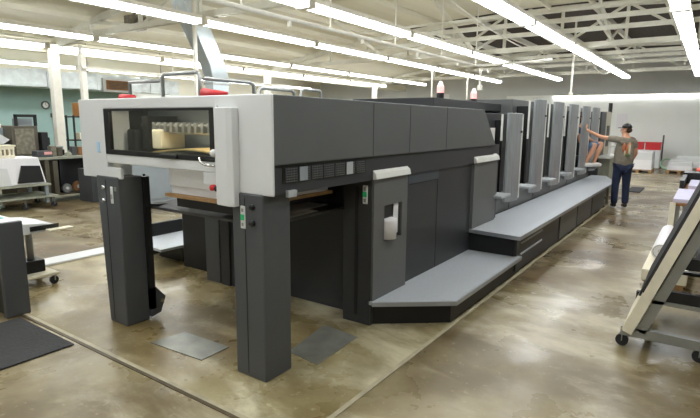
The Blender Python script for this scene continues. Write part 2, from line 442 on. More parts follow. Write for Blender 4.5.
# front
f = MB()
f.box(2.39, 2.41, 2.79, 4.20, 1.885, 1.968)                       # top rail
fr = f.build('front_top_rail', 'lightp', PR, bevel=.008)
f = MB(); f.box(2.39, 2.41, 2.27, 2.80, 1.315, 1.968); f.build('front_corner_cover', 'lightp', PR, bevel=.008)
f = MB(); f.box(2.39, 2.62, 4.19, 4.59, 1.30, 1.968); lc = f.build('front_corner_cover', 'lightp', PR, bevel=.008)
B(2.384, 2.392, 4.285, 4.325, 1.52, 1.61).build('blue_label', mat('pale_blue_label', (176, 208, 232), .6), lc)
B(2.39, 2.42, 4.0, 4.2, 1.305, 1.40).build('corner_bracket', 'lightp', PR, bevel=.006)
B(2.39, 2.45, 2.78, 4.19, 1.437, 1.512).build('front_sill_rail', 'lightp', PR, bevel=.006)
f = MB(); f.prism([(2.335, 2.575), (2.322, 2.62), (2.335, 2.745), (2.35, 2.765), (2.40, 2.765), (2.40, 2.575)], 'z', 1.225, 1.885)
gr = f.build('grab_rail_cover', 'lightp', PR, bevel=.006)
B(2.37, 2.40, 2.762, 2.772, 1.225, 1.885).build('rail_gap', 'black', gr)
B(2.372, 2.44, 2.77, 2.795, 1.3, 1.9).build('hinge_strip', 'lightp', PR)
# window
f = MB(); f.box(2.385, 2.42, 4.12, 4.19, 1.512, 1.885); f.box(2.385, 2.42, 2.79, 2.86, 1.512, 1.885)
f.box(2.385, 2.42, 2.86, 4.12, 1.868, 1.885); f.box(2.385, 2.42, 2.86, 4.12, 1.512, 1.55)
wf = f.build('window_frame', 'black', PR)
B(2.40, 2.406, 2.86, 4.12, 1.55, 1.868).build('window_pane', 'glass', wf)
B(2.365, 2.39, 3.22, 3.42, 1.518, 1.545).build('window_handle', 'black', wf, bevel=.005)
MB().ball((2.365, 2.80, 1.575), .028).build('latch_knob', 'lightp', PR, smooth=True)
MB().tube([(2.36, 2.95, 1.535), (2.345, 2.92, 1.51), (2.345, 2.87, 1.492), (2.36, 2.79, 1.487)], .009, 8).build('latch_lever', 'chrome', PR, smooth=True)
B(2.39, 2.46, 2.79, 2.95, 1.35, 1.437).build('front_stop_block', 'lightp', PR, bevel=.004)
kn = MB().tube([(2.36, 2.83, 1.333), (2.40, 2.83, 1.333)], .022, 10).build('red_knob', 'red', PR, smooth=True)
MB().tube([(2.36, 2.785, 1.33), (2.40, 2.785, 1.33)], .02, 10).build('black_knob', 'black', PR, smooth=True)
# inside of the hood
B(3.0, 3.04, 2.36, 4.48, 1.36, 1.9).build('inner_bulkhead', 'bluegrey', PR)
f = MB(); f.tube([(2.72, 2.62, 1.70), (2.72, 4.06, 1.70)], .018, 8); f.tube([(2.66, 2.62, 1.755), (2.66, 4.06, 1.755)], .014, 8)
for k in range(16): f.box(2.63, 2.70, 2.68 + .078 * k, 2.71 + .078 * k, 1.70, 1.78)
f.build('gripper_bar', 'steel', PR)
B(2.6, 2.9, 3.9, 3.98, 1.55, 1.83).build('inner_bracket', 'black', PR)
B(2.62, 2.86, 3.75, 3.88, 1.56, 1.72).build('inner_bracket', 'cream', PR, bevel=.01)
B(2.55, 2.9, 4.02, 4.14, 1.50, 1.72).build('inner_motor', 'black', PR, bevel=.02)
f = MB(); pts = []
for k in range(9):
    t = k / 8; pts.append((3.7 - 1.0 * t, 1.535 + .05 * math.sin(t * 3.0) - .03 * t))
f.prism(pts + [(y, z + .012) for y, z in pts[::-1]], 'x', 2.5, 2.95)
f.build('sheet_guide', 'gold', PR)
B(2.52, 2.98, 2.5, 4.4, 1.505, 1.52).build('suction_table', 'benchtop', PR)
B(2.5, 2.56, 2.7, 4.0, 1.872, 1.888).build('inner_lamp', 'inlamp', PR)
# --- front legs
def legpart(y0, y1, left):
    f = B(2.38, 2.605 if left else 2.65, y0, y1, 0, 1.32)
    if left:
        for v in f.bm.verts:
            if v.co.z > 1 and v.co.y > 4.2: v.co.y += .07
    lg = f.build('leg', 'leg', PR, bevel=.012)
    B(2.377, 2.381, y0 + (.165 if not left else .19), y0 + (.17 if not left else .195), .03, 1.29).build('leg_seam', 'black', lg)
    return lg
lr = legpart(2.355, 2.648, False); ll = legpart(4.03, 4.30, True)
def button_plate(parent, y, z, facing='x'):
    if facing == 'x':
        p = B(2.374, 2.386, y - .022, y + .022, z - .078, z + .078).build('button_plate', 'lightp', parent, bevel=.004)
        B(2.368, 2.376, y - .016, y + .016, z - .02, z + .02).build('green_button', 'grn', parent, bevel=.003)
        B(2.371, 2.376, y - .009, y + .009, z + .038, z + .06).build('button', 'gtube', parent)
        B(2.371, 2.376, y - .009, y + .009, z - .06, z - .038).build('button', 'gtube', parent)
button_plate(lr, 2.54, 1.155)
for z in (1.235, 1.125): MB().tube([(2.355, 2.445, z), (2.39, 2.445, z)], .019, 10).build('leg_knob', 'black', lr, smooth=True)
p = B(2.374, 2.386, 4.115, 4.15, 1.09, 1.235).build('button_plate', 'lightp', ll, bevel=.004)
B(2.37, 2.376, 4.122, 4.143, 1.13, 1.17).build('button', 'gtube', ll)
for y, z in ((4.245, 1.222), (4.25, 1.108)): MB().tube([(2.36, y, z), (2.39, y, z)], .017, 10).build('leg_knob', 'chrome', ll, smooth=True)
B(2.372, 2.386, 4.06, 4.09, 1.2, 1.235).build('leg_knob', 'gtube', ll, bevel=.004)
B(2.60, 2.655, 4.0, 4.06, .1, 1.31).build('leg_guide_rail', 'black', ll)
f = MB(); f.prism([(2.60, .03), (2.60, .30), (2.66, .30), (2.755, .19), (2.70, .05)], 'y', 4.0, 4.1); f.build('leg_foot', 'leg', ll)
MB().tube([(2.71, 3.985, .16), (2.71, 4.01, .16)], .02, 8).build('foot_bolt', 'chrome', ll)
# --- pile bay
B(3.84, 3.9, 2.62, 4.56, 0, 1.32).build('bay_back_wall', 'darker', PR)
f = B(3.70, 3.84, 3.92, 4.16, .0, 1.0); f.build('bay_cabinet', 'darker', PR, bevel=.006)
f = B(3.68, 3.84, 4.16, 4.30, .0, 1.0); f.build('bay_cabinet', 'darker', PR, bevel=.006)
f = B(3.69, 3.84, 4.33, 4.56, .0, 1.0); f.build('bay_cabinet', 'leg', PR, bevel=.006)
B(3.9, 3.96, 4.56, 5.24, 0, 1.0).build('drive_side_panel', 'black', PR)
rs = MB().prism([(3.97, 5.3), (3.62, 5.3), (3.64, 5.56), (3.94, 6.02), (5.2, 6.02), (5.2, 5.3)], 'z', .22, .25).build('rear_footboard', 'tread', PR)
B(4.0, 5.1, 5.4, 5.9, .0, .22).build('rear_plinth', 'black', rs); B(3.97, 5.2, 6.03, 6.08, .0, .42).build('rear_guard', 'black', PR)
tray = B(2.72, 3.84, 2.69, 4.26, 1.005, 1.03).build('swing_tray', 'benchtop', PR, bevel=.004)
M['traym'] = mat('worn_tray', (84, 84, 82), .6, metal=.1, var=.2, scale=5)
tray.data.materials[0] = M['traym']
f = MB(); f.tube([(2.75, 4.22, 1.02), (2.75, 4.22, 1.3), (2.75, 4.22, 1.31)], .012, 6); f.tube([(2.6, 3.99, 1.06), (2.9, 4.1, 1.02)], .012, 6)
f.build('tray_arm', 'black', PR)
f = MB()
f.box(2.62, 3.84, 3.35, 3.42, 1.10, 1.17); f.box(2.62, 3.84, 2.84, 2.91, 1.10, 1.17); f.box(2.60, 2.66, 2.75, 3.55, 1.10, 1.168)
f.build('pile_fork', 'black', PR)
f = MB(); f.prism([(3.655, 2.325), (3.655, 2.62), (3.84, 2.62), (3.84, 2.34), (3.70, 2.325)], 'z', 0, 1.32)
post = f.build('delivery_post', 'darker', PR, bevel=.006)
B(3.648, 3.656, 2.46, 2.49, .08, 1.25).build('post_slot', 'black', post)
p = B(3.645, 3.657, 2.362, 2.41, 1.10, 1.262).build('button_plate', 'lightp', post, bevel=.004)
B(3.638, 3.647, 2.366, 2.406, 1.16, 1.205).build('green_button', 'grn', post, bevel=.003)
B(3.641, 3.647, 2.374, 2.398, 1.215, 1.245).build('button', 'gtube', post); B(3.641, 3.647, 2.374, 2.398, 1.115, 1.145).build('button', 'gtube', post)
B(3.70, 3.73, 2.316, 2.33, .905, 1.0).build('post_latch', 'black', post)
# --- operator side skin and inspection panels
skin = B(3.84, 6.9, 2.345, 2.40, .0, 1.511).build('side_skin', 'darker', PR)
f = MB()
for x in (5.0,): f.box(x - .005, x + .005, 2.342, 2.346, .23, 1.5)
f.box(4.4, 5.0, 2.342, 2.346, 1.2, 1.206)
f.build('skin_seam', 'black', skin)
B(4.33, 5.0, 2.338, 2.346, 1.21, 1.5).build('side_hatch', mat('blue_black_hatch', (58, 66, 72), .35), skin)
def insp(x0, x1, z0, z1, win):
    if win:
        f = MB(); a, b, c, d = 3.84, 4.16, .745, 1.067
        f.box(x0, a, 2.305, 2.345, z0, z1); f.box(b, x1, 2.305, 2.345, z0, z1); f.box(a, b, 2.305, 2.345, z0, c); f.box(a, b, 2.305, 2.345, d, z1)
    else: f = B(x0, x1, 2.305, 2.345, z0, z1)
    p = f.build('inspection_panel', 'panel', PR)
    f = MB(); f.prism([(2.30, z1 - .005), (2.272, z1 + .0), (2.285, z1 + .05), (2.32, z1 + .078), (2.345, z1 + .078), (2.345, z1 - .005)], 'x', x0 - .01, x1 + .005)
    f.build('panel_cap', 'cap', p, bevel=.006)
    return p
ip = insp(3.665, 4.26, .232, 1.318, True)
B(3.84, 4.16, 2.338, 2.345, .745, 1.067).build('sample_slot', 'black', ip)
MB().tube([(3.94, 2.325, .755), (3.94, 2.325, .91), (3.94, 2.325, .94)], .08, 16).build('paper_roll', 'paper', ip, smooth=True)
f = MB(); f.prism([(4.04, .76), (4.12, .78), (4.12, 1.06), (4.04, 1.06)], 'y', 2.325, 2.332); f.build('sample_strip', 'paper', ip)
insp(5.94, 6.74, .505, 1.318, False)
# --- lower footboard
lf = [(3.655, 2.345), (3.655, 2.30), (4.12, 1.715), (6.05, 1.715), (6.05, 2.345)]
f = MB(); f.prism(lf, 'z', .197, .23); fb = f.build('lower_footboard', 'tread', PR)
f = MB(); f.bar((3.65, 2.30, .208), (4.115, 1.712, .208), .012, .038); f.bar((4.115, 1.708, .208), (6.05, 1.708, .208), .012, .038); f.build('footboard_edge', 'edge', fb)
f = MB(); f.prism([(3.72, 2.345), (3.72, 2.32), (4.16, 1.775), (6.2, 1.775), (6.2, 2.345)], 'z', 0.0, .197); f.build('lower_plinth', 'black', PR)
# --- upper footboard
uf = [(5.96, 2.42), (5.88, 1.70), (12.95, 1.70), (14.3, 2.08), (14.3, 2.42)]
f = MB(); f.prism(uf, 'z', .468, .5); ub = f.build('upper_footboard', 'tread', PR)
f = MB(); f.bar((5.945, 2.34, .478), (5.872, 1.694, .478), .012, .045); f.bar((5.872, 1.692, .478), (12.95, 1.692, .478), .012, .045); f.bar((12.95, 1.692, .478), (14.3, 2.075, .478), .012, .045)
f.build('footboard_edge', 'edge', ub)
pl = MB().box(5.97, 12.2, 1.78, 2.42, 0.0, .468).build('upper_plinth', 'black', PR)
seams = [(5.99, 8.05, 'darker'), (8.16, 9.35, 'panel'), (9.42, 10.66, 'panel'), (10.76, 12.18, 'panel')]
for x0, x1, m in seams:
    d = B(x0, x1, 1.755, 1.785, .04, .455).build('plinth_door', 'dark' if m == 'panel' else m, PR, bevel=.004)
    if m == 'darker':
        for z in (.36, .22): B(x0 + .15, x0 + 1.1, 1.742, 1.757, z, z + .018).build('door_handle', 'step', d)
MB().tube([(12.85, 1.8, 0), (12.85, 1.8, .47)], .03, 8).build('footboard_leg', 'gtube', PR)
MB().tube([(13.9, 2.15, 0), (13.9, 2.15, .47)], .03, 8).build('footboard_leg', 'gtube', PR)
# --- gallery box behind the hood
B(6.2, 9.4, 3.0, 4.3, 1.99, 2.12).build('gallery_cover', 'darker', PR, bevel=.008)
B(6.62, 8.9, 2.75, 4.3, 0.5, 1.92).build('coating_unit_body', 'darker', PR, bevel=.01)
f = MB(); f.prism([(6.95, 1.49), (7.14, 1.49), (7.14, 1.73), (6.92, 1.73)], 'y', 2.5, 2.52); f.build('white_guard', 'cap', PR)
B(5.9, 6.62, 2.42, 4.3, 0, 1.3).build('delivery_frame', 'black', PR)
B(6.85, 14.3, 2.52, 4.3, 0, .70).build('press_bed', 'dark', PR)
# --- printing units
def unit(k, z1, xr, zb):
    # xr: right edge of the silver tower panel
    w = .40
    u = None
    if k > 0: u = B(xr - .2, xr + 1.02, 2.80, 4.3, .70, 2.2).build('printing_unit', 'dark', PR, bevel=.012)
    else: u = B(xr - 1.0, xr + 1.02, 2.72, 2.80, .70, 1.94).build('printing_unit', 'darker', PR, bevel=.006)
    f = MB(); f.prism([(xr - w, 2.40), (xr - w, 2.365), (xr - w + .06, 2.335), (xr - w + .16, 2.31), (xr - .04, 2.29), (xr, 2.30), (xr, 2.40)], 'z', zb, z1)
    tp = f.build('tower_panel', 'unit', u, bevel=.006)
    B(xr - .035, xr + .004, 2.284, 2.296, zb + .03, z1 - .01).build('panel_edge_strip', 'cap', u)
    B(xr - .09, xr - .03, 2.278, 2.29, z1 - .28, z1 - .25).build('panel_latch', 'black', u)
    B(xr - w - .10, xr - w - .08, 2.42, 2.45, 1.55, z1 - .02).build('grab_bar', 'cap', u, bevel=.006)
    if k < 5: B(xr - 1.06, xr - .68, 2.19, 2.45, .80, .84).build('access_step', 'step', u, bevel=.01)
    else: B(xr - 1.16, xr - .62, 2.1, 2.45, .78, .805).build('access_step', 'dark', u, bevel=.004)
    B(xr - 1.2, xr + .02, 2.44, 2.52, .5, .71).build('unit_skirt', 'panel', u)
    B(xr + .03, xr + .13, 2.6, 2.8, .7, z1 - .1).build('inner_frame', 'black', u)
    return u
XR = [7.72, 8.995, 10.25, 11.525, 12.81, 13.98]
unit(0, 1.94, XR[0], .66)
for k in range(1, 6): unit(k, 2.185, XR[k], .66)
B(12.88, 13.22, 2.41, 2.8, .98, 1.05).build('unit_ledge', 'darker', PR)
# --- feeder end
B(14.35, 15.03, 2.3, 4.3, 0.0, 2.10).build('feeder_tower', 'darker', PR, bevel=.01)
fb2 = B(15.05, 15.85, 2.3, 4.3, 0.0, 2.12).build('feeder_housing', mat('beige_enamel', (186, 180, 160), .5), PR, bevel=.01)
B(15.25, 15.6, 2.29, 2.31, 1.2, 1.75).build('feeder_opening', 'black', fb2)
MB().tube([(15.8, 2.34, 2.1), (15.8, 2.34, 2.36)], .05, 8).build('feeder_mast', 'black', PR)
f = MB()
for x in (14.45, 15.5): f.tube([(x, 2.08, .98), (x, 2.08, 1.45)], .035, 8)
f.box(14.35, 15.7, 2.02, 2.3, .93, .99); f.box(14.45, 15.5, 2.05, 2.1, 1.2, 1.25); f.build('feeder_rail', 'cap', PR)
B(14.5, 15.6, 2.05, 2.3, 0.0, .93).build('feeder_desk', 'benchtop', PR)
# --- rails, beacons and knick-knacks fixed on the hood roof
def rail(pts): MB().tube(pts, .017, 8).build('guard_rail', 'steel', PR, smooth=True)
rail([(2.84, 4.0, 1.93), (2.84, 4.0, 2.17), (2.84, 3.97, 2.19), (2.84, 3.53, 2.19), (2.84, 3.5, 2.17), (2.84, 3.5, 1.93)])
rail([(2.86, 3.48, 2.14), (3.38, 3.48, 2.14), (3.43, 3.48, 2.12), (3.44, 3.48, 1.93)])
rail([(3.5, 3.48, 1.93), (3.5, 3.48, 2.08), (3.53, 3.48, 2.1), (3.95, 3.48, 2.1), (3.99, 3.48, 2.08), (4.0, 3.48, 1.93)])
rail([(4.1, 3.48, 1.93), (4.1, 3.48, 2.1), (4.13, 3.48, 2.12), (4.4, 3.48, 2.12), (4.42, 3.48, 2.1), (4.43, 3.48, 1.93)])
rail([(2.84, 4.5, 1.93), (2.84, 4.5, 2.14), (2.84, 4.05, 2.14)])
def beacon(x, y, z):
    b = MB().tube([(x, y, z), (x, y, z + .08)], .05, 12).build('warning_beacon', 'black', PR)
    MB().tube([(x, y, z + .08), (x, y, z + .17)], .048, 12).build('beacon_lens', 'beacon', b)
    MB().tube([(x, y, z + .17), (x, y, z + .235)], .044, 12, r1=.02).build('beacon_top', 'beaconw', b)
beacon(6.48, 3.05, 2.11); beacon(7.67, 3.05, 2.08)
tag(MB().tube([(2.7, 4.42, 1.994), (2.7, 4.22, 1.994)], .035, 14, r1=.02).build('red_funnel', 'red', smooth=True), 'small red plastic cone lying on the left end of the press hood', 'funnel')
fn = tag(MB().tube([(2.7, 3.28, 2.003), (2.7, 3.16, 2.003), (2.7, 3.02, 2.0)], .045, 14, r1=.012).build('red_funnel', 'red', smooth=True), 'red plastic funnel lying on the press hood below the silver duct', 'funnel')

# pile in the delivery
pb = thing('paper_pile', 'stack of white sheets on a plywood board inside the press delivery', 'paper stack', (3.0, 3.2, 1.17))
B(2.58, 3.6, 2.70, 3.68, 1.172, 1.20).build('pile_board', 'wood', pb)
f = MB()
f.box(2.62, 3.56, 2.72, 3.64, 1.20, 1.262); f.box(2.605, 3.56, 2.73, 3.645, 1.263, 1.43)
f.build('sheets', 'paper', pb, bevel=.003)
for i, (x0, y0, a, l) in enumerate(((2.92, 2.72, .0, 'loose printed sheet at the near corner of the dark delivery tray'), (3.22, 2.82, .05, 'loose printed sheet further back on the dark delivery tray'))):
    f = MB(); f.prism([(x0, y0), (x0 + .5, y0 + a * .4), (x0 + .5, y0 + .32), (x0, y0 + .32)], 'z', 1.031 + .006 * i, 1.036 + .006 * i)
    tag(f.build('paper_sheet', 'paper'), l, 'paper sheet', 'loose sheets on the delivery tray')

# ================================================================== FLOOR THINGS
tag(B(.2, 1.92, 4.04, 5.0, 0, .012).build('rubber_mat', 'mat', bevel=.004), 'dark ribbed rubber mat on the concrete in the lower left corner', 'mat')
f = MB(); f.prism([(2.3, 3.58), (2.60, 3.53), (2.62, 3.0), (2.34, 2.99)], 'z', .001, .007); tag(f.build('floor_plate', 'plate'), 'dull steel plate set on the floor between the two front legs', 'floor plate', 'steel plates on the floor')
f = MB(); f.prism([(2.84, 2.56), (3.43, 2.66), (3.39, 2.27), (2.80, 2.24)], 'z', .001, .007); tag(f.build('floor_plate', 'plate'), 'dull steel plate on the floor right of the near front leg', 'floor plate', 'steel plates on the floor')
tag(B(15.5, 16.7, 1.40, 1.72, 0, .02).build('floor_mat', 'rubber'), 'small dark mat on the pale floor beyond the standing man', 'mat')

# ================================================================== LEFT FOREGROUND
cs = thing('console_desk', 'dark grey end panel of a press control desk at the left frame edge', 'desk', (1.93, 5.6, 0))
B(1.845, 2.05, 5.08, 5.14, 0, .88).build('end_panel', 'leg', cs, bevel=.008)
B(1.86, 2.0, 5.14, 6.6, .42, .82).build('desk_front', 'lightp', cs, bevel=.005)
B(1.88, 2.02, 5.14, 6.6, .0, .40).build('desk_base', 'black', cs)
B(1.65, 2.06, 5.14, 6.6, .84, .875).build('desk_top', 'lightp', cs, bevel=.005)
tag(B(1.7, 2.0, 5.35, 5.9, .876, .886).build('paper_sheet', 'aqua'), 'pale aqua sheet lying on the control desk at the left edge', 'paper sheet')

st = thing('rolling_stand', 'rolling pedestal stand with a white tray beside the control desk', 'stand', (2.52, 6.0, 0))
B(2.2, 2.78, 5.76, 6.2, .105, .135).build('stand_base', 'cream', st, bevel=.01)
B(2.50, 2.70, 5.9, 6.12, .135, .27).build('stand_socket', 'black', st, bevel=.01)
MB().tube([(2.60, 6.0, .25), (2.60, 6.0, .62)], .035, 10).build('stand_column', 'gtube', st, smooth=True)
f = MB(); f.prism([(2.22, .60), (2.22, .70), (2.36, .735), (2.66, .70), (2.80, .66), (2.80, .63), (2.62, .61)], 'y', 5.72, 6.3); f.build('stand_tray', 'lightp', st, bevel=.008)
B(2.5, 2.79, 5.712, 5.722, .635, .685).build('tray_slot', 'black', st)
B(2.65, 2.9, 5.62, 5.72, .622, .64).build('tray_lip', 'cream', st, bevel=.004)
def caster(parent, x, y, top, r=.045, nm='caster', turned=False):
    d = Vector((.016, 0, 0)) if turned else Vector((0, .016, 0))
    f = MB(); f.tube([Vector((x, y, r)) - d, Vector((x, y, r)) + d], r, 14); w_ = f.build(nm, 'rubber', parent); f = MB(); e = d * 1.5
    for q in (-1, 1): f.bar(Vector((x, y, r)) + e * q, Vector((x, y, top)) + e * q, .006 if turned else .028, .028 if turned else .006)
    f.box(x - .024, x + .024, y - .024, y + .024, top - .012, top); f.build('caster_fork', 'gtube', w_ if parent is None else parent)
for x, y in ((2.25, 5.8), (2.73, 5.8), (2.25, 6.16), (2.73, 6.16)): caster(st, x, y, .11)

st.location.x -= .13
# ================================================================== LEFT MIDDLE GROUND
tr = thing('trolley', 'long grey two-shelf trolley on casters carrying white covers', 'trolley', (4.2, 11.4, 0))
B(3.2, 5.06, 11.02, 11.9, .455, .495).build('shelf', 'benchtop', tr, bevel=.006)
B(3.2, 5.18, 10.98, 11.9, .215, .25).build('shelf', 'benchtop', tr, bevel=.006)
f = MB()
for x in (3.3, 4.98):
    for y in (11.08, 11.82): f.box(x - .03, x + .03, y - .03, y + .03, .1, .46)
f.build('trolley_frame', 'bluegrey', tr)
for x, y in ((5.1, 11.06), (4.55, 11.06), (5.1, 11.8), (3.4, 11.06)): caster(tr, x, y, .22, .055)
mc = thing('machine_cover', 'white machine cover with a black trapezoid opening on the grey trolley', 'machine cover', (4.6, 11.4, .495))
f = MB(); f.prism([(4.0, .495), (4.0, 1.03), (4.9, 1.03), (5.02, .495)], 'y', 11.12, 11.8); f.build('cover_shell', 'paper', mc, bevel=.02)
f = MB(); f.prism([(4.47, .53), (4.56, .88), (4.90, .86), (4.96, .53)], 'y', 11.09, 11.122); f.build('front_opening', 'black', mc)
f = MB(); f.prism([(4.0, .5), (4.02, .86), (4.3, .84), (4.36, .5)], 'y', 11.09, 11.12); f.build('draped_sheet', 'lightp', mc)
cr = thing('storage_crate', 'small cream plastic crate with slots on the white machine cover', 'crate', (4.38, 11.4, 1.03))
f = MB(); f.box(4.25, 4.51, 11.2, 11.5, 1.032, 1.09); f.box(4.25, 4.51, 11.2, 11.5, 1.2, 1.27)
for x in (4.25, 4.32, 4.40, 4.47): f.box(x, x + .035, 11.2, 11.5, 1.09, 1.2)
f.build('crate_body', 'cream', cr, bevel=.004)
B(4.23, 4.53, 11.18, 11.52, 1.255, 1.285).build('crate_rim', 'cream', cr, bevel=.004)

fm = thing('folding_machine', 'olive brown folding machine with black frame against the teal wall', 'machine', (5.3, 12.9, 0))
B(5.0, 5.55, 12.5, 13.3, .0, 1.64).build('machine_body', 'olive', fm, bevel=.015)
B(5.07, 5.46, 12.485, 12.5, 1.02, 1.58).build('machine_door', 'clutter', fm)
f = MB(); f.box(5.1, 5.15, 12.5, 12.56, 1.64, 1.88); f.box(5.5, 5.55, 12.5, 12.56, 1.64, 1.88); f.box(5.1, 5.55, 12.5, 12.56, 1.83, 1.89)
f.build('top_frame', 'black', fm)
B(5.2, 5.48, 12.58, 12.9, 1.64, 1.8).build('feed_hopper', 'bluegrey', fm)
B(5.57, 5.72, 12.4, 12.9, 1.02, 1.5).build('motor_box', 'black', fm, bevel=.02)
B(5.72, 5.8, 12.5, 12.7, 1.2, 1.38).build('motor_cap', 'black', fm, bevel=.02)
f = MB(); f.prism([(4.5, 1.25), (4.85, 1.25), (4.98, 1.34), (4.72, 1.52), (4.5, 1.38)], 'y', 12.55, 12.9); f.build('delivery_chute', 'lightp', fm)
B(4.4, 5.0, 12.6, 13.2, .3, 1.25).build('feed_table', 'black', fm)
B(4.62, 5.05, 12.9, 13.2, 1.3, 1.6).build('control_box', 'bluegrey', fm, bevel=.01)
B(4.3, 4.98, 12.92, 13.2, 1.6, 1.68).build('paper_deck', 'cream', fm)

wb = thing('workbench', 'long grey workbench crowded with small machine parts below the teal wall', 'workbench', (6.2, 12.2, 0))
B(5.1, 7.6, 11.62, 12.38, .93, .985).build('bench_top', 'benchtop', wb, bevel=.006)
for x in (5.3, 7.45):
    for y in (11.7, 12.3): B(x - .04, x + .04, y - .04, y + .04, 0, .93).build('bench_leg', 'olive', wb)
B(5.3, 7.45, 12.34, 12.38, .1, .93).build('under_bench_shade', 'black', wb)  # black sheet stands in for the shade beneath the bench top
B(5.26, 7.5, 11.62, 12.34, .14, .172).build('bench_shelf', 'olive', wb)
B(5.42, 5.52, 11.66, 12.3, .172, .9).build('bench_pedestal', 'olive', wb)
B(5.62, 5.70, 11.8, 12.3, .172, .9).build('bench_pedestal', 'black', wb)
gi = 0
places = ['nearest the machine', 'second along', 'third along', 'fourth along', 'fifth along', 'sixth along', 'seventh along', 'eighth along', 'last before the press', 'behind the last one']
for k in range(9):
    x = 5.5 + .16 * k; w = random.uniform(.05, .085); h = random.uniform(.08, .26); y = 11.7 + random.uniform(0, .25)
    o = thing('machine_part', 'small dusty metal part on the crowded workbench, %s from its trolley end' % ordn[k], 'machine part', (x, y, .985), 'metal parts on the workbench')
    f = MB()
    if k % 3 == 0: f.box(x - w, x + w, y, y + .12, .985, .985 + h)
    elif k % 3 == 1: f.tube([(x, y + .06, .985), (x, y + .06, .985 + h)], w, 12)
    else: f.prism([(x - w, .985), (x + w, .985), (x + w * .4, .985 + h), (x - w * .7, .985 + h * .7)], 'y', y, y + .12)
    f.build('part_body', ['clutter', 'olive', 'benchtop', 'leg', 'brown'][k % 5], o, bevel=.006)
    f = MB(); f.tube([(x + .01, y + .05, .985 + h * .6), (x + .01, y + .05, .985 + h + .03)], .015, 8); f.build('stud', 'steel', o)
lb = thing('label_box', 'grey box with a red and white label on the workbench end', 'box', (5.42, 11.7, .985))
B(5.12, 5.44, 11.66, 11.9, .987, 1.12).build('box_body', 'leg', lb, bevel=.008); B(5.26, 5.42, 11.652, 11.662, 1.04, 1.10).build('label', mat('pink_label', (236, 170, 164), .6), lb)
pr = thing('desk_printer', 'black and white desktop printer on the workbench in front of the column', 'printer', (5.75, 12.1, .985))
B(5.55, 5.86, 12.0, 12.3, .987, 1.12).build('printer_body', 'black', pr, bevel=.015); B(5.58, 5.83, 11.99, 12.2, 1.115, 1.19).build('printer_lid', 'bluegrey', pr, bevel=.01)
for k, (x, z, m, r) in enumerate(((5.585, .175, 'steel', .1), (5.84, .175, 'brown', .12), (6.09, .175, 'chrome', .09))):
    nm = ['steel flywheel', 'brown wooden reel', 'bright metal disc'][k]
    o = thing(['flywheel', 'cable_reel', 'metal_disc'][k], nm + ' leaning under the crowded workbench', 'disc', (x + .02, 11.85, z), 'discs under the workbench')
    MB().tube([(x + .1, 11.66, z + r + .002), (x + .1, 11.72, z + r + .002)], r, 18).build('rim', m, o)
    MB().tube([(x + .1, 11.64, z + r), (x + .1, 11.67, z + r)], r * .35, 12).build('hub', 'lightp', o)
cb = thing('grey_cabinet', 'dark grey floor cabinet standing behind the press corner', 'cabinet', (6.2, 11.2, 0))
B(5.86, 6.6, 10.95, 11.5, 0, .72).build('cabinet_body', 'leg', cb, bevel=.01); B(5.92, 6.5, 10.94, 10.952, .06, .66).build('cabinet_door', 'leg', cb); MB().tube([(6.05, 10.92, .42), (6.05, 10.945, .42)], .02, 8).build('door_knob', 'chrome', cb)
SRX = .3
sr = thing('shelf_rack', 'black open shelf rack with boxes beside the column', 'shelf', (7.5, 14.4, 0))
f = MB()
for x in (7.34, 8.26):
    for y in (14.4, 14.8): f.box(x - .02, x + .02, y - .02, y + .02, 0, 1.9)
f.build('rack_post', 'black', sr)
for z in (.5, 1.2, 1.84): B(7.3, 8.3, 14.36, 14.84, z, z + .035).build('rack_shelf', 'black', sr)
tag(B(7.5, 8.0, 14.4, 14.75, 1.878, 2.24).build('carton', mat('orange_carton', (196, 140, 84), .8, var=.12, scale=5), bevel=.008), 'orange brown carton on top of the black shelf rack', 'box')
tag(B(7.5, 7.9, 14.44, 14.7, 1.237, 1.42).build('carton', 'cream', bevel=.008), 'cream carton on the middle shelf of the black rack', 'box')
ck = thing('wall_clock', 'round wall clock with dark rim on the teal wall', 'clock', (9.44, YL - .03, 2.3))
MB().torus((9.44, YL - .03, 2.3), .13, .03, 'y').build('clock_rim', 'panel', ck, smooth=True)
MB().tube([(9.44, YL - .002, 2.3), (9.44, YL - .03, 2.3)], .125, 24).build('clock_face', 'face', ck)
f = MB(); f.bar((9.44, YL - .035, 2.3), (9.44, YL - .035, 2.39), .012, .006); f.bar((9.44, YL - .035, 2.3), (9.5, YL - .035, 2.27), .014, .006); f.build('clock_hand', 'black', ck)
wc = thing('wall_conduit', 'thin dark conduit with a switch box on the teal wall', 'conduit', (9.7, YL - .03, .8))
MB().tube([(9.7, YL - .03, .0), (9.7, YL - .03, 1.9)], .025, 8).build('conduit_run', 'leg', wc); B(9.6, 9.78, YL - .08, YL, 1.85, 2.0).build('switch_box', 'leg', wc)

# seen under the hood
gm = thing('grey_machine', 'blue grey machine cabinet seen through the press delivery opening', 'machine', (6.2, 9.6, 0))
B(5.6, 7.2, 9.2, 10.0, .0, .98).build('machine_body', 'bluegrey', gm, bevel=.02); B(5.7, 7.1, 9.18, 9.2, .2, .9).build('machine_door', 'bluegrey', gm, bevel=.005)

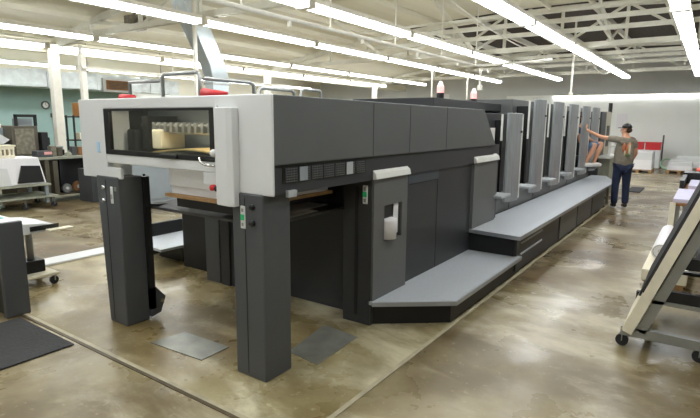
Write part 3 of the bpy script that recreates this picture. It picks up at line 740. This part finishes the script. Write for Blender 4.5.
# ================================================================== RIGHT: A-frame cart, roll, bench
ct = thing('sheet_cart', 'grey tube cart with sloped side holding dark boards at the right edge', 'cart', (5.2, .0, 0))
def cart_end(X, m='gtube'):
    f = MB(); f.bar((X + .03, .445, .135), (X + .03, -.95, .135), .06, .075); f.build('bottom_tube', m, ct)
    f = MB(); f.bar((X + .03, .305, .15), (X + .03, -.135, 1.34), .06, .075); f.build('sloped_tube', m, ct)
    f = MB(); f.bar((X + .03, -.20, 1.34), (X + .03, -.9, .15), .06, .07); f.build('sloped_tube', m, ct)
    f = MB(); f.bar((X + .03, .30, .42), (X + .03, -.30, .42), .06, .03); f.build('cross_bar', m, ct)
cart_end(4.53); cart_end(5.6, 'black')  # rear frame coloured black, standing in for the darkness inside the cart
for y in (.27, -.9):
    f = MB(); f.bar((4.56, y, .16), (5.65, y, .16), .05, .06); f.build('side_tube', 'gtube', ct)
def slope(f, X0, X1, a, b, off, th):
    # slab lying on the slope: a,b along the slope (0 bottom..1 top), off outwards
    p0 = Vector((.40, .15)); p1 = Vector((-.03, 1.34)); d = (p1 - p0); n = Vector((d.y, -d.x)).normalized()
    q0 = p0 + d * a + n * off; q1 = p0 + d * b + n * off
    f.prism([q0, q1, q1 + n * th, q0 + n * th], 'x', X0, X1); return f
slope(MB(), 4.50, 4.53, -.01, 1.0, -.045, .072).build('edge_board', 'cream', ct)
slope(MB(), 4.53, 5.6, .24, 1.0, .028, .022).build('leaning_board', 'rubber', ct)
slope(MB(), 4.50, 5.2, .0, .27, .028, .006).build('backing_sheet', 'cream', ct)
B(4.545, 4.60, -.40, .19, .43, .52).build('front_rail', 'black', ct); B(4.545, 4.60, -.30, .08, .71, .80).build('front_rail', 'black', ct); B(4.7, 5.6, -.6, .0, .70, .73).build('cart_shelf', 'black', ct)
for x, y in ((4.56, .43), (4.56, -.10), (4.56, -.9), (5.63, .41), (5.63, -.9)): caster(ct, x, y, .11, .048, 'caster', True)
# low pallet with roll
lp = thing('roll_pallet', 'low kraft covered pallet under the white paper roll', 'pallet', (7.6, .3, 0))
f = MB()
for y in (.12, .26, .40): f.box(6.3, 8.15, y - .04, y + .04, 0, .1)
f.build('pallet_runner', 'wood', lp); B(6.3, 8.15, .06, .46, .1, .12).build('pallet_deck', 'wood', lp); B(6.25, 8.12, .05, .47, .121, .25).build('kraft_wrap', 'cream', lp, bevel=.01)
rl = thing('paper_roll', 'white rolled paper lying along the pallet behind the sloped cart', 'paper roll', (7.8, .36, .25))
f = MB(); f.tube([(6.75, .34, .345), (8.18, .34, .345)], .092, 20); f.build('roll_body', 'paper', rl, smooth=False)
f = MB()
pts = [(.34 + (.02 + .0088 * t) * math.cos(t), .345 + (.02 + .0088 * t) * math.sin(t)) for t in [k * .45 for k in range(19)]]
f.tube([(6.744, y, z) for y, z in pts], .004, 5); f.build('roll_spiral', 'benchtop', rl)
f = MB(); f.prism([(6.8, .14), (6.8, .03), (8.1, .03), (8.1, .14)], 'z', .252, .262); tag(f.build('paper_sheet', 'paper'), 'flat white sheet beside the paper roll on the low pallet', 'paper sheet')
# packing bench
pk = thing('packing_bench', 'packing bench with brown front edge beyond the sloped cart', 'workbench', (9.8, -.2, 0))
B(8.25, 11.7, -.9, .36, .70, .735).build('bench_top', 'brown', pk, bevel=.005)
for x in (8.35, 11.6):
    for y in (-.8, .28): B(x - .03, x + .03, y - .03, y + .03, 0, .70).build('bench_leg', 'gtube', pk)
B(8.40, 11.6, -.8, .1, .1, .13).build('bench_shelf', 'black', pk); B(8.22, 8.26, .30, .37, .0, .74).build('corner_post', 'cream', pk)
B(8.5, 11.5, -.5, .05, .13, .5).build('bench_bin', 'leg', pk)
f = MB(); f.box(11.2, 11.7, -.9, .34, .735, .93); f.box(9.9, 11.7, .28, .34, .735, .90); f.build('bench_tray', 'black', pk)
tag(B(8.3, 9.7, -.5, .34, .737, .79).build('paper_stack', 'lav', bevel=.004), 'pale lavender paper stack at the near end of the packing bench', 'paper stack')
tag(B(9.95, 11.1, -.5, .22, .737, .82).build('paper_stack', 'lav', bevel=.004), 'pale lavender paper stack in the dark tray on the packing bench', 'paper stack')
tag(B(12.6, 13.2, -.35, .18, 0, .90).build('waste_bin', 'orange', bevel=.02), 'orange red bin behind the packing bench', 'bin')

# ================================================================== FAR END
def pallet(x0, x1, y0, y1, h, lab, lab2):
    p = thing('pallet', lab, 'pallet', ((x0 + x1) / 2, (y0 + y1) / 2, 0))
    f = MB()
    for t in (0, .5, 1):
        y = y0 + .05 + (y1 - y0 - .1) * t; f.box(x0, x1, y - .05, y + .05, 0, .10)
    f.build('pallet_runner', 'wood', p); B(x0, x1, y0, y1, .10, .125).build('pallet_deck', 'wood', p)
    q = thing('paper_stack', lab2, 'paper stack', ((x0 + x1) / 2, (y0 + y1) / 2, .125))
    B(x0 + .02, x1 - .02, y0 + .02, y1 - .02, .126, .126 + (h - .126) * .55).build('sheets', 'paper', q); B(x0 + .04, x1 - .05, y0 + .03, y1 - .03, .127 + (h - .126) * .55, h).build('top_ream', 'lightp', q)
pallet(21.9, 23.2, 1.68, 2.6, .78, 'wooden pallet under the tall white stack next to the standing man', 'white paper stack in front of the red bins')
pallet(22.4, 23.8, .44, 1.24, .42, 'wooden pallet under the low white stack near the end wall', 'low white paper stack right of the red bins')
pallet(24.0, 25.2, .2, 1.06, .55, 'wooden pallet under the rearmost white stack', 'white paper stack against the end wall behind another')
rk = thing('bin_rack', 'pale rack with a dark upright holding red bins by the end wall', 'rack', (25, 2.4, 0))
B(24.7, 25.4, 1.65, 2.75, .0, .74).build('rack_cabinet', 'lightp', rk, bevel=.01)
MB().tube([(24.9, 1.60, 0), (24.9, 1.60, 1.36)], .03, 8).build('rack_upright', 'leg', rk)
for y0, y1, l in ((1.66, 2.22, 'wide red storage bin on the pale rack by the end wall'), (2.29, 2.55, 'narrow red storage bin next to the wide one on the rack')):
    b = thing('storage_bin', l, 'bin', (25, (y0 + y1) / 2, .742), 'red bins on the rack')
    B(24.75, 25.2, y0, y1, .742, 1.02).build('bin_body', 'red', b, bevel=.015); B(24.73, 25.22, y0 - .01, y1 + .01, 1.02, 1.06).build('bin_rim', 'red', b)
hz = MB()
for k in range(4): hz.torus((24.2 + .05 * k, 1.36, .232), .21 - .01 * k, .018, 'x')
tag(hz.build('hose_coil', 'green', smooth=True), 'coiled pale green hose standing by the end wall', 'hose')
tag(B(XF - .04, XF, 3.12, 3.55, 1.58, 2.26).build('wall_sign', 'paper', bevel=.004), 'white notice panel on the end wall above the man in the cap', 'board')
tag(B(XF - .06, XF - .03, 11.7, 12.4, 2.7, 3.3).build('wall_sign', 'paper', bevel=.004), 'pale panel on the grey end wall behind the red beacon', 'board')
def droppole(x, y, z0, lab, z1):
    o = thing('drop_conduit', lab, 'conduit', (x, y, z0)); MB().tube([(x, y, z0), (x, y, z1)], .03, 8).build('conduit_run', 'pipe', o); B(x - .05, x + .05, y - .05, y + .05, z0, z0 + .12).build('outlet_box', 'pipe', o)
droppole(16.3, 8.0, 2.2, 'white power drop hanging before the nearer red beacon', HL - .05); droppole(19.4, 8.0, 2.2, 'white power drop hanging between the two red beacons', HL - .05)
droppole(12.9, 4.98, 2.62, 'white drop with a thick end right of the second beacon', 3.17)
droppole(16.5, 3.55, 2.6, 'white conduit drop above the far printing units', 4.7)

# ================================================================== PEOPLE
def skinned(name, islands, m, parent=None, loc=(0, 0, 0), sub=2, extra=None):
    """islands: list of (verts {name:(co,r or (rx,ry))}, edges) ; first vert is root"""
    me = bpy.data.meshes.new(name); V = []; Ed = []; Rr = []; roots = []
    o0 = Vector(loc)
    for verts, edges in islands:
        idx = {}
        for j, (k, (co, r)) in enumerate(verts.items()):
            idx[k] = len(V); V.append(Vector(co) - o0); Rr.append(r if isinstance(r, tuple) else (r, r))
            if j == 0: roots.append(len(V) - 1)
        Ed += [(idx[a], idx[b]) for a, b in edges]
    me.from_pydata(V, Ed, [])
    o = bpy.data.objects.new(name, me); COL.objects.link(o)
    if parent: o.parent = parent
    else: o.location = o0
    ORG[o.name] = o0
    sm = o.modifiers.new('skin', 'SKIN'); sm.use_smooth_shade = True
    if not me.skin_vertices: me.skin_vertices.new()
    for i, sv in enumerate(me.skin_vertices[0].data):
        sv.radius = Rr[i]; sv.use_root = i in roots
    ss = o.modifiers.new('sub', 'SUBSURF'); ss.levels = sub; ss.render_levels = sub
    me.materials.append(M[m])
    dg = bpy.context.evaluated_depsgraph_get()
    me2 = bpy.data.meshes.new_from_object(o.evaluated_get(dg))
    o.modifiers.clear(); o.data = me2; me2.name = name
    if extra: 
        bm = bmesh.new(); bm.from_mesh(me2); extra(bm, o0); bm.to_mesh(me2); bm.free()
        for p in me2.polygons: p.use_smooth = True
    return o

def chain(*names): return list(zip(names, names[1:]))

# ---- standing man: back to us, leaning his left hand on a tower panel; local frame: F forward, S to his left
P0 = Vector((12.42, 1.492, 0)); ang = math.radians(62)       # facing: mostly along +X, turned to +Y
Fd = Vector((math.cos(math.radians(22)), math.sin(math.radians(22)), 0)); Sd = Vector((-Fd.y, Fd.x, 0))
def L(f, s, z): return P0 + Fd * f + Sd * s + Vector((0, 0, z))
hand = Vector((12.40, 2.27, 1.66))
shl = L(.0, .175, 1.47); elb = shl.lerp(hand, .5) + Vector((-.02, 0, -.05))
body = {
 'pelvis': (L(0, 0, .95), .13), 'waist': (L(.0, 0, 1.10), .125), 'chest': (L(.0, 0, 1.30), .14), 'collar': (L(-.01, 0, 1.45), .09), 'neck': (L(.0, 0, 1.53), .058),
 'jaw': (L(.03, .005, 1.60), .068), 'skull': (L(.01, .0, 1.69), .088), 'crown': (L(.0, .0, 1.755), .058),
 'shl': (shl, .062), 'elbl': (elb, .045), 'wrl': (hand.lerp(elb, .12), .03), 'pll': (hand + Vector((-.0, .0, .03)), .034),
 'shr': (L(.0, -.175, 1.46), .06), 'elbr': (L(.0, -.225, 1.18), .046), 'wrr': (L(.17, -.20, 1.0), .032), 'plr': (L(.24, -.17, .97), .034),
 'hipl': (L(0, .09, .90), .095), 'knl': (L(.02, .11, .50), .066), 'anl': (L(-.03, .11, .09), .045), 'tol': (L(.09, .115, .045), .025),
 'hipr': (L(0, -.09, .90), .095), 'knr': (L(.03, -.10, .50), .066), 'anr': (L(-.01, -.10, .09), .045), 'tor': (L(.11, -.11, .045), .025),
}
be = chain('pelvis', 'waist', 'chest', 'collar', 'neck', 'jaw', 'skull', 'crown') + chain('collar', 'shl', 'elbl', 'wrl', 'pll') + chain('collar', 'shr', 'elbr', 'wrr', 'plr') + chain('pelvis', 'hipl', 'knl', 'anl', 'tol') + chain('pelvis', 'hipr', 'knr', 'anr', 'tor')
def fingers(palm, along, side, L0=.085, curl=Vector((0, 0, 0))):
    isl = []
    al = along.normalized(); sd = side.normalized()
    for k, (o, ln) in enumerate(((-.030, .8), (-.010, 1.), (.010, .95), (.030, .75))):
        a = palm + sd * o + al * .015; m_ = a + al * (L0 * .55 * ln); e = m_ + al * (L0 * .45 * ln) + curl * .5
        isl.append(({'a': (a, .011), 'b': (m_ + curl * .15, 0.0085), 'c': (e, .008)}, [('a', 'b'), ('b', 'c')]))
    a = palm - sd * .025 - al * .02; m_ = a - sd * .035 + al * .03; isl.append(({'a': (a, .012), 'b': (m_, .0105), 'c': (m_ + al * .03 - sd * .008, .009)}, [('a', 'b'), ('b', 'c')]))
    return isl
def head_extra(face, side, top, centre):
    def f(bm, o0):
        def ball(c, r, s=(1, 1, 1)):
            g = bmesh.ops.create_uvsphere(bm, u_segments=10, v_segments=8, radius=r)
            for v in g['verts']: v.co = Vector((v.co.x * s[0], v.co.y * s[1], v.co.z * s[2])) + Vector(c) - o0
        ball(centre + face * .098 + Vector((0, 0, -.02)), .016, (1, 1, 1.5))                 # nose
        for q in (1, -1):
            ball(centre + side * .088 * q + Vector((0, 0, -.015)), .024, (1, .9, 1.4))        # ears
            ball(centre + face * .082 + side * .032 * q + Vector((0, 0, .012)), .013)         # eyes
        ball(centre + face * .085 + Vector((0, 0, -.065)), .018, (1, 1, .5))                  # mouth
    return f
# head turned to his left (profile towards the press)
hf = (Sd * .9 + Fd * .44).normalized(); hs = Vector((-hf.y, hf.x, 0))
hc = L(.01, 0, 1.68)
PM = thing('person', 'man in black cap, grey printed T-shirt and jeans leaning a hand on the press', 'person', P0)
skinned('body', [(body, be)] + fingers(hand + Vector((0, 0, .045)), Vector((.25, .15, .95)), Vector((.9, -.1, 0)).normalized()) + fingers(body['plr'][0], Fd + Vector((0, 0, -.2)), Vector((0, 0, 1))), 'skin', PM, P0, extra=head_extra(hf, hs, None, hc))
# shirt
shv = {'chest': (L(.0, 0, 1.28), (.155, .145)), 'collar': (L(-.01, 0, 1.45), .105), 'nk': (L(-.005, 0, 1.505), .075), 'waist': (L(0, 0, 1.08), .15), 'hem': (L(0, 0, .86), .155),
       'cl': (L(0, .10, 1.37), .115), 'cr': (L(0, -.10, 1.37), .115), 'wl': (L(0, .08, 1.06), .12), 'wr': (L(0, -.08, 1.06), .12), 'hl': (L(0, .085, .86), .12), 'hr': (L(0, -.085, .86), .12),
       'shl': (shl, .082), 'ml': (shl.lerp(elb, .62), .068), 'shr': (L(.0, -.175, 1.45), .08), 'mr': (L(0, -.20, 1.27), .07)}
skinned('shirt', [(shv, chain('chest', 'collar', 'nk') + chain('chest', 'waist', 'hem') + chain('cl', 'wl', 'hl') + chain('cr', 'wr', 'hr') + chain('chest', 'cl') + chain('chest', 'cr') + chain('collar', 'shl', 'ml') + chain('collar', 'shr', 'mr'))], 'shirt', PM, P0)
# abstract back print: coloured patches lying just on the shirt
f = MB()
for ds, z, w, h in ((.045, 1.30, .03, .13), (-.01, 1.25, .025, .15)): f.ball(L(-.118, ds, z), 1., .05, w * 1.2, h * .75, 10, 8)
f.build('back_print', 'print1', PM, smooth=True)
f = MB(); f.ball(L(-.118, -.065, 1.24), 1., .05, .03, .13, 10, 8); f.ball(L(-.116, .02, 1.20), 1., .05, .022, .07, 10, 8); f.build('back_print', 'print2', PM, smooth=True)
f = MB(); f.ball(L(-.118, -.035, 1.15), 1., .05, .05, .05, 10, 8); f.build('back_print', 'print3', PM, smooth=True)
# jeans
jv = {'p': (L(0, 0, .95), .135), 'hl': (L(0, .085, .88), .115), 'hr': (L(0, -.085, .88), .115), 'tl': (L(.01, .10, .68), .098), 'tr': (L(.02, -.095, .68), .098), 'kl': (L(.02, .11, .48), .08), 'kr': (L(.03, -.105, .48), .08), 'al': (L(-.025, .115, .06), .074), 'ar': (L(-.005, -.11, .06), .074)}
skinned('jeans', [(jv, chain('p', 'hl', 'tl', 'kl', 'al') + chain('p', 'hr', 'tr', 'kr', 'ar'))], 'jeans', PM, P0)
for s, fx in ((.115, -.03), (-.11, -.01)):
    skinned('shoe', [({'h': (L(fx - .04, s, .055), (.05, .045)), 'm': (L(fx + .06, s, .05), (.052, .042)), 't': (L(fx + .17, s, .04), (.046, .032))}, chain('h', 'm', 't'))], 'shoe', PM, P0)
f = MB(); f.ball(hc + Vector((0, 0, .045)) - hf * .01, .1, 1.0, 1.0, .92, 16, 10)
for v in [v for v in f.bm.verts if v.co.z < hc.z + .035]: v.co.z = hc.z + .035
for t in range(1): pass
cap = f.build('cap', 'shoe', PM, smooth=True)
f = MB(); b0 = hc + hf * .07 + Vector((0, 0, .045))
pts = [b0 - hs * .075, b0 - hs * .06 + hf * .07, b0 + hf * .095, b0 + hs * .06 + hf * .07, b0 + hs * .075]
f.prism([(p.x, p.y) for p in pts], 'z', b0.z - .012, b0.z + .0); f.build('cap_brim', 'shoe', cap)
f = MB(); f.ball(hc - hf * .035 + Vector((0, 0, -.01)), .085, .9, .95, .75, 14, 8); f.build('hair', 'hair', PM, smooth=True)

# ---- seated person between two units, only a leg shows
Q = Vector((13.03, 2.38, .83))
def Lq(dx, dy, z): return Vector((13.03 + dx, 2.38 + dy * .8, z + .05))
bq = {'pelvis': (Lq(0, .05, 1.17), .12), 'waist': (Lq(0, .05, 1.32), .11), 'chest': (Lq(0, 0.140, 1.52), .12), 'collar': (Lq(0, 0.130, 1.68), .08), 'neck': (Lq(0, 0.120, 1.76), .052), 'jaw': (Lq(0, 0.100, 1.82), .062), 'skull': (Lq(0, 0.120, 1.91), .084), 'crown': (Lq(0, 0.130, 1.975), .055),
 'sl': (Lq(.16, .10, 1.66), .055), 'el': (Lq(.10, -.02, 1.42), .042), 'wl': (Lq(.06, -.13, 1.36), .03), 'pl': (Lq(.05, -.18, 1.37), .032),
 'sr': (Lq(-.16, .10, 1.66), .055), 'er': (Lq(-.17, .12, 1.40), .042), 'wr': (Lq(-.12, .02, 1.28), .03), 'pr': (Lq(-.10, -.04, 1.28), .032),
 'hl': (Lq(.09, .02, 1.14), .088), 'kl': (Lq(.09, -.42, 1.32), .066), 'al': (Lq(-.10, -.27, .86), .042), 'tl': (Lq(.02, -.41, .80), .032),
 'hr': (Lq(-.08, .02, 1.14), .088), 'kr': (Lq(-.12, -.30, 1.30), .066), 'ar': (Lq(-.30, -.10, .86), .042), 'tr': (Lq(-.24, -.24, .80), .032)}
bqe = chain('pelvis', 'waist', 'chest', 'collar', 'neck', 'jaw', 'skull', 'crown') + chain('collar', 'sl', 'el', 'wl', 'pl') + chain('collar', 'sr', 'er', 'wr', 'pr') + chain('pelvis', 'hl', 'kl', 'al', 'tl') + chain('pelvis', 'hr', 'kr', 'ar', 'tr')
PS = thing('person', 'person in denim shorts and white sneakers seated between two press units', 'person', Q)
skinned('body', [(bq, bqe)] + fingers(bq['pl'][0], Vector((0, -1, -.2)), Vector((1, 0, 0))) + fingers(bq['pr'][0], Vector((0, -1, -.2)), Vector((-1, 0, 0))), 'skin', PS, Q, extra=head_extra(Vector((0, -1, 0)), Vector((1, 0, 0)), None, Lq(0, 0.120, 1.9)))
skinned('shorts', [({'p': (Lq(0, .08, 1.17), .135), 'hl': (Lq(.09, .0, 1.16), .108), 'kl': (Lq(.09, -.385, 1.305), .092), 'hr': (Lq(-.085, .0, 1.16), .108), 'kr': (Lq(-.12, -.27, 1.285), .09)}, chain('p', 'hl', 'kl') + chain('p', 'hr', 'kr'))], 'denim', PS, Q)
skinned('shirt', [({'chest': (Lq(0, 0.140, 1.52), .115), 'collar': (Lq(0, 0.130, 1.67), .10), 'waist': (Lq(0, .05, 1.32), .11), 'hem': (Lq(0, .09, 1.2), .132), 'sl': (Lq(.16, .10, 1.65), .074), 'el': (Lq(.125, .03, 1.52), .062), 'sr': (Lq(-.16, .10, 1.65), .074), 'er': (Lq(-.17, .115, 1.5), .062)}, chain('chest', 'collar', 'sl', 'el') + chain('chest', 'waist', 'hem') + chain('collar', 'sr', 'er'))], 'tee', PS, Q)
f = MB(); f.ball(Lq(0, 0.130, 1.93), .093, .95, .95, .9, 14, 10)
for v in f.bm.verts: v.co.z = max(v.co.z, 1.94)
f.build('hair', 'hair', PS, smooth=True)
for a, d in ((Lq(-.10, -.27, .81), Vector((.66, -.75, 0))), (Lq(-.30, -.10, .81), Vector((.4, -.9, 0)))):
    d = d.normalized()
    skinned('sneaker', [({'h': (a - d * .05 + Vector((0, 0, .015)), (.066, .062)), 'm': (a + d * .07 + Vector((0, 0, .01)), (.062, .056)), 't': (a + d * .19, (.054, .044))}, chain('h', 'm', 't'))], 'sneaker', PS, Q)

# ================================================================== CAMERA, WORLD, VIEW
w = bpy.data.worlds.new('world'); sc.world = w; w.use_nodes = True
w.node_tree.nodes['Background'].inputs[0].default_value = (.9, .95, 1, 1); w.node_tree.nodes['Background'].inputs[1].default_value = .3
cam = bpy.data.cameras.new('camera'); co = bpy.data.objects.new('camera', cam); COL.objects.link(co)
pit, yaw, rol = .169437787, .608779034, .00911166
cy, sy, cp, sp_ = math.cos(yaw), math.sin(yaw), math.cos(pit), math.sin(pit)
fw = Vector((cy * cp, sy * cp, -sp_)); rt = Vector((sy, -cy, 0)); up = rt.cross(fw)
r2 = rt * math.cos(rol) + up * math.sin(rol); u2 = up * math.cos(rol) - rt * math.sin(rol)
Mx = Matrix((r2, u2, -fw)).transposed().to_4x4(); Mx.translation = Vector((0, 0, 1.8)); co.matrix_world = Mx
cam.sensor_fit = 'HORIZONTAL'; cam.sensor_width = 36; cam.lens = 511.54 / 700 * 36; cam.clip_start = .05; cam.clip_end = 100
sc.camera = co
sc.view_settings.view_transform = 'Standard'; sc.view_settings.look = 'None'; sc.view_settings.gamma = 1.0; sc.view_settings.use_curve_mapping = False
sc.view_settings.exposure = 1.28
sc.cycles.use_denoising = True
sc.cycles.max_bounces = 8
